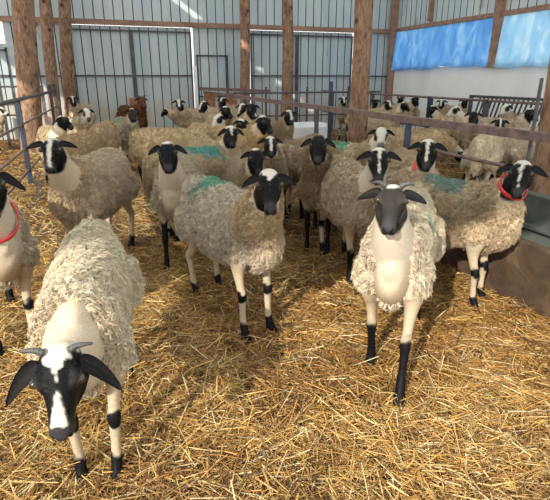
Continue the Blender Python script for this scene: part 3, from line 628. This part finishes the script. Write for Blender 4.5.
    print('SHEEP', label[:40], 'd=%.2f loc=(%.2f,%.2f) lod%d' % (dcam, loc[0], loc[1], lod), 'head', wpt(P+D*.12), 'FL', wpt((.3+feet[0][0], .085+feet[0][1], 0)), 'FR', wpt((.3+feet[1][0], -.085+feet[1][1], 0)), 'rump', wpt((-.5, 0, .8)), 'hz %.2f' % ((P+D*.12)[2]*S))
    return root

GREEN, TURQ = (.10, .50, .36), (.13, .58, .54)
CAP = {'kind': 'cap'}; CAPP = {'kind': 'cap_point'}
def blz(w0=.016, w1=.008, u1=.22, cap=.03, **k): return dict(kind='cap', blaze=(.0, u1, w0, w1), cap=cap, **k)
exec_list = []
def S_(**k): exec_list.append(k)
# nearest animals
S_(at=(-.115, 2.01), a=-8, look=-9, pitch=55, el=1, Ln=.235, ny=-4, hsc=1.12, fatness=.62,  pat=dict(kind='cap_point', blaze=(.13, .225, .006, .024), cap=.03), wool=(.74, .68, .57), neck=(.64, .57, .46), wn=.43, legs='white', horns=.72, dirt=.25, seed=1,
   feet=((.02, -.02), (.0, .02), (0, 0), (.12, .02)), earlen=.125, earw=.027, drop=.25, eardir=(.80, -.62, -.20), label='woolly sheep nearest the camera, head lowered, black face with white nose and small grey horns', S=1.05)
S_(px=-11, py=196, hz=.98, a=7, look=-4, pat=CAP, wool=(.58, .53, .44), neck=(.70, .64, .54), wn=.2, legs='white', dirt=.25, seed=2, collar=.45, label='sheep with red neck strap cut off by the photo edge, beside the left fence', earlen=.10, eardir=(.85, -.5, -.1))
S_(px=51, py=160, hz=.97, a=-29, look=-14, pitch=46, fatness=.7, pat=blz(.017, .014, .235, .03), wool=(.60, .52, .42), neck=(.62, .50, .36), wn=.45, legs='white', dirt=.5, seed=3, earlen=.10, eardir=(.95, -.1, -.2), label='sheep beside the left fence turning its black and white blazed face to the camera')
S_(px=168, py=161, hz=.93, a=-8, look=-2, pat=dict(kind='cap', cap=.028), wool=(.56, .51, .43), neck=(.66, .58, .47), wn=.30, legs='mixed', dirt=.45, seed=4, feet=((0, .0), (.05, 0), (0, 0), (.10, .02)), eardir=(.85, -.3, -.1), label='lean sheep with plain black face and dark legs, left of the middle sheep')
S_(px=270, py=197, hz=.92, a=32, look=4, pat=dict(kind='cap_point', cap=.035), wool=(.63, .59, .52), neck=(.70, .58, .41), wn=.92, legs='white', dirt=.40, seed=5, feet=((.02, 0), (.04, -.01), (0, 0), (.03, 0)), marks=[((-.20, .03, .80), (.15, .14, .12), GREEN, .75)],
   eardir=(.9, -.25, -.1), label='middle sheep with green paint on its grey back, black face under a cream cap')
S_(px=318, py=150, hz=.95, a=-6, look=0, pat=dict(kind='cap', cap=-.02), wool=(.36, .28, .19), neck=(.30, .23, .16), wn=.8, legs='black', dirt=.6, seed=6, eardir=(.85, -.3, -.1), label='sheep with all-black head and long black legs behind the middle sheep')
S_(px=379, py=166, hz=.955, a=22, look=4, pat=blz(.011, .006, .20, .026, cheek=.8), wool=(.56, .49, .38), neck=(.66, .59, .48), wn=.5, legs='sock', dirt=.40, seed=7, eardir=(.95, -.18, -.1), label='sheep with a thin white blaze behind the horned black-faced one')
S_(px=390, py=213, S=1.10, el=61, Ln=.30, a=-6, look=-2, ny=-5, pitch=37, fatness=.62, hsc=.90, pat=dict(kind='cap', cap=.030, face=(.035, .030, .028)), wool=(.74, .68, .57), neck=(.62, .57, .49), wn=.44, legs='sock', dirt=.22, seed=8, feet=((.14, .0), (-.12, .0), (0, 0), (0, 0)), horns=.6, marks=[((.0, .14, .74), (.06, .07, .08), GREEN, .8)],
   eardir=(.95, -.12, -.1), label='walking sheep with smooth white chest, brownish-black face and black shins, small horns')
S_(px=519, py=183, hz=.91, a=70, look=-4, pat=blz(.013, .005, .20, .038), wool=(.56, .47, .35), neck=(.68, .58, .45), wn=.60, legs='white', dirt=.55, seed=9, collar=.72, marks=[((.02, .0, .80), (.17, .14, .12), (.09, .36, .38), .65)], eardir=(.95, -.25, -.1),
   feet=((.0, .0), (.03, 0), (0, 0), (0, 0)), label='broad sheep in side view with red neck strap, standing beside the feed manger')
# second rank
S_(px=232, py=137, hz=.93, a=32, look=8, pat=blz(.022, .004, .13, .045), wool=(.62, .51, .36), neck=(.62, .53, .40), wn=.6, dirt=.4, seed=10, eardir=(.9, -.45, -.1), label='sheep looking over the green-marked one, black face with short white forehead wedge')
S_(px=258, py=160, hz=.88, a=10, look=14, pitch=52, pat=dict(kind='cap', cap=.012), wool=(.52, .44, .34), wn=.7, dirt=.4, seed=11, label='black-faced sheep tucked directly behind the head of the middle sheep')
S_(px=271, py=149, hz=.85, a=-10, look=6, pat=blz(.020, .016, .20, .04), wool=(.56, .49, .40), neck=(.48, .40, .30), wn=.8, dirt=.5, seed=12, label='white-blazed sheep half hidden between the plain black-faced and the all-black-headed sheep')
S_(back=(200, 144, 0), a=115, look=115, el=-15, pat=CAP, wool=(.64, .54, .38), dirt=.3, seed=13, marks=[((.02, 0, .80), (.20, .17, .12), TURQ, .9)], label='cream sheep with a turquoise paint patch across its back')
S_(back=(172, 127, 0), a=74, look=80, el=-25, pat=CAP, wool=(.66, .54, .36), dirt=.3, seed=14, legs='black', label='long yellowish sheep standing broadside behind the lean black-faced one')
S_(px=381, py=139, hz=.92, a=62, look=2, pat=dict(kind='patch', muzzle=.6), marks=[((-.02, 0, .80), (.15, .14, .12), GREEN, .7)], wool=(.62, .53, .38), dirt=.4, seed=16, label='green-backed sheep with white face and black eye patches before the reddish log post')
S_(px=427, py=153, hz=.97, a=14, look=0, pat=blz(.013, .009, .20, .035), wool=(.60, .50, .37), neck=(.74, .66, .54), wn=.4, dirt=.45, seed=17, marks=[((.46, -.06, .82), (.055, .06, .06), (.80, .12, .04), .9)], label='blazed sheep with an orange-red neck smudge peering over the broad side-on sheep')
# left rear
S_(px=68, py=123, hz=.90, a=8, look=58, pitch=38, ny=28, pat=dict(kind='cap', cap=.03, blaze=(0, .05, .03, .01)), wool=(.58, .48, .35), neck=(.74, .67, .54), wn=.3, dirt=.3, seed=19, label='sheep in profile with big black cheek and white neck near the left fence')
S_(back=(76, 130, 0), a=152, look=152, el=-30, pitch=65, pat=CAP, wool=(.58, .46, .31), dirt=.45, seed=20, label='curly tan sheep grazing just behind the blazed one by the left fence')
S_(back=(103, 122, 0), a=168, look=168, el=-30, pitch=65, pat=CAP, wool=(.60, .49, .34), dirt=.4, seed=21, label='tan sheep showing its rump, next to the green-backed one')
S_(px=88, py=115, hz=.92, a=8, look=14, pat=dict(kind='patch', muzzle=.8), wool=(.55, .48, .37), dirt=.3, seed=22, label='sheep with a white nose and black eyes peeping over the curly tan ones')
S_(px=73, py=101, hz=.98, a=-18, look=4, pat=blz(.02, .01, .2, .05), wool=(.66, .58, .46), dirt=.3, seed=23, label='far sheep with raised head and cream neck beside the dark knotted post')
S_(px=134, py=115, hz=.92, a=14, look=16, pat=dict(kind='cap', cap=.02, face=(.03, .02, .015)), wool=(.50, .46, .38), dirt=.4, seed=24, marks=[((-.1, 0, .80), (.2, .15, .12), (.28, .50, .38), .5)], label='dark-faced sheep with pale green tint on its back, standing before the wide door')
BR = dict(kind='cap', cap=-.05, face=(.09, .035, .02))
S_(px=144, py=104, hz=1.0, a=20, look=30, pat=BR, wool=(.13, .06, .035), neck=(.13, .055, .03), skin=(.10, .05, .03), legs='black', dirt=.2, seed=25, horns=1.0, th=.012, label='reddish-brown horned sheep, the only brown one, at the back by the wide door')
S_(px=179, py=105, hz=.95, a=-55, look=0, pat=blz(.026, .022, .20, .05), wool=(.58, .49, .37), dirt=.35, seed=26, label='white-faced sheep with black ears alone before the wicket hatch')
S_(px=163, py=113, hz=.85, a=-75, look=-75, pitch=50, el=20, pat=CAP, wool=(.56, .47, .34), dirt=.35, seed=27, label='sheep with only its cream back showing beside the brown horned one')
# the crowded heads near the log posts
S_(px=201, py=107, hz=.95, a=-30, look=-40, pitch=45, pat=blz(.02, .02, .22, .04), wool=(.66, .58, .45), dirt=.3, seed=30, label='far sheep with head tilted, white chin, at the left end of the huddle of heads')
S_(px=221, py=103, hz=.96, a=-20, look=-25, pitch=45, pat=blz(.02, .018, .12, .04), wool=(.6, .5, .38), dirt=.3, seed=31, label='black-headed sheep at the very back of the huddle, by the low rusty barrier')
S_(px=215, py=121, hz=.92, a=30, look=-50, pitch=50, pat=dict(kind='patch', muzzle=.2), wool=(.66, .55, .38), dirt=.3, seed=32, label='sheep with white-rimmed black face turned aside behind the turquoise-marked one')
S_(px=229, py=113, hz=.93, a=10, look=48, pitch=42, pat=CAP, wool=(.6, .5, .38), dirt=.3, seed=33, label='black head turned sideways in the thick of the huddle')
S_(px=240, py=111, hz=.97, a=0, look=-30, pitch=45, pat=blz(.024, .016, .22, .04, cheek=.8), wool=(.64, .52, .36), dirt=.3, seed=34, label='sheep with white cheek stripes in front of the straight log post')
S_(px=254, py=113, hz=.99, a=8, look=25, pat=dict(kind='cap', cap=0, blaze=(.2, .24, .01, .014)), wool=(.64, .53, .38), dirt=.3, seed=35, label='tall black-headed sheep with a white spot on its nose, right end of the huddle')
S_(px=268, py=126, hz=.94, a=35, look=52, pitch=48, pat=CAP, wool=(.66, .52, .34), neck=(.72, .56, .36), dirt=.25, seed=36, label='sheep with large black head turned down beside its golden-cream neck')
S_(px=244, py=126, hz=.88, a=-20, look=30, pitch=45, pat=CAPP, wool=(.6, .5, .38), dirt=.3, seed=37, label='low black head squeezed behind the wedge-foreheaded sheep')
S_(px=291, py=118, hz=.93, a=30, look=20, pat=blz(.022, .018, .2, .05), wool=(.50, .42, .31), dirt=.5, seed=38, label='sheep with split white and black face below the slim log post')
S_(back=(304, 137, -.1), a=160, look=160, el=-30, pitch=65, pat=CAP, wool=(.42, .35, .26), dirt=.6, seed=39, legs='black', label='dark dusty sheep turned away behind the all-black-headed one')  # darker wool colour than its neighbours
# beyond the long railing
B = dict(group='sheep beyond the long railing')
S_(px=399, py=100, hz=.93, a=-20, look=-30, pat=blz(.02, .02, .1, .05), wool=(.58, .50, .38), dirt=.4, seed=70, label='farthest sheep behind the slanting-faced one, under the first blue tarp', **B)
S_(px=417, py=102, hz=.93, a=30, look=40, pat=CAP, wool=(.58, .50, .38), dirt=.4, seed=71, label='far black-headed sheep left of the blue post of the thin railing', **B)
S_(px=441, py=104, hz=.92, a=10, look=-10, pat=blz(.02, .016, .2, .06), wool=(.56, .48, .37), dirt=.4, seed=72, label='far sheep just right of the blue post of the thin railing', **B)
S_(px=344, py=102, hz=.92, a=-20, look=15, pat=blz(.024, .018, .2, .06), wool=(.44, .37, .28), dirt=.5, seed=50, label='sheep framed between the tall steel post and the reddish log post', **B)
S_(px=374, py=103, hz=.92, a=20, look=-20, pat=CAP, wool=(.56, .48, .36), dirt=.4, seed=51, label='black-headed sheep right beside the reddish log post, beyond the long railing', **B)
S_(px=390, py=106, hz=.90, a=60, look=30, pitch=45, pat=blz(.03, .02, .2, .06), wool=(.60, .50, .36), dirt=.4, seed=52, label='sheep with slanting black and white face, second past the reddish log post', **B)
S_(px=407, py=107, hz=.90, a=80, look=70, pitch=40, pat=dict(kind='cap', cap=.05), wool=(.56, .48, .37), dirt=.4, seed=53, label='sheep in profile between two penned heads under the blue tarp', **B)
S_(px=429, py=111, hz=.92, a=-60, look=-40, pat=dict(kind='cap', cap=.03, cheek=1), wool=(.62, .52, .38), dirt=.35, seed=54, label='broadside sheep with black brow and white cheek at the blue fence post', **B)
S_(px=451, py=112, hz=.93, a=-65, look=-70, pitch=40, pat=dict(kind='patch', muzzle=0), wool=(.44, .36, .27), neck=(.66, .58, .46), dirt=.5, seed=55, label='brown-fleeced sheep with white face turned away past the blue fence post', **B)
S_(px=473, py=121, hz=.90, a=-25, look=0, pat=dict(kind='cap', cap=0), wool=(.52, .45, .35), dirt=.5, seed=56, label='small black face looking out just over the long railing', **B)
S_(px=500, py=127, hz=.85, a=-25, look=5, pat=blz(.012, .008, .2, .02), wool=(.55, .48, .38), dirt=.5, seed=57, label='black-faced sheep with drooping ears next to the white-rumped one', **B)
S_(back=(484, 133, -.3), a=172, look=172, el=-10, pitch=60, pat=CAP, wool=(.80, .72, .58), dirt=.08, seed=58, fatness=.62, label='white-rumped sheep standing with its back to the camera', **B)
S_(px=503, py=110, hz=.93, a=-10, look=-40, pitch=45, pat=dict(kind='patch', muzzle=0), wool=(.50, .44, .35), dirt=.5, seed=59, label='white-headed sheep below the slanted hay rack bars', **B)
S_(px=466, py=104, hz=.92, a=30, look=20, pitch=50, pat=CAP, wool=(.55, .47, .36), dirt=.4, seed=60, label='dark head at the far end of the slanted hay rack', **B)
S_(px=534, py=117, hz=.92, a=50, look=60, pitch=45, pat=CAP, wool=(.58, .52, .42), dirt=.4, seed=61, label='grey-white sheep beside the stout log at the photo edge', **B)
S_(back=(527, 125, 0), a=150, look=150, el=-20, pitch=65, pat=CAP, wool=(.60, .54, .45), dirt=.3, seed=62, label='sheep with pale woolly back and hidden head behind the drooping-eared one', **B)
S_(back=(412, 125, 0), a=85, look=85, el=-25, pitch=65, pat=CAP, wool=(.62, .50, .35), dirt=.35, seed=63, label='golden broadside sheep with hidden head just beyond the long railing', **B)
S_(px=6, py=113, hz=.80, a=60, look=64, pitch=45, pat=dict(kind='patch', muzzle=1), wool=(.62, .55, .44), dirt=.3, seed=64, group='sheep beyond the sloping rail', label='white-faced sheep alone beyond the left fence')
import os
for k in exec_list: sheep(**k)
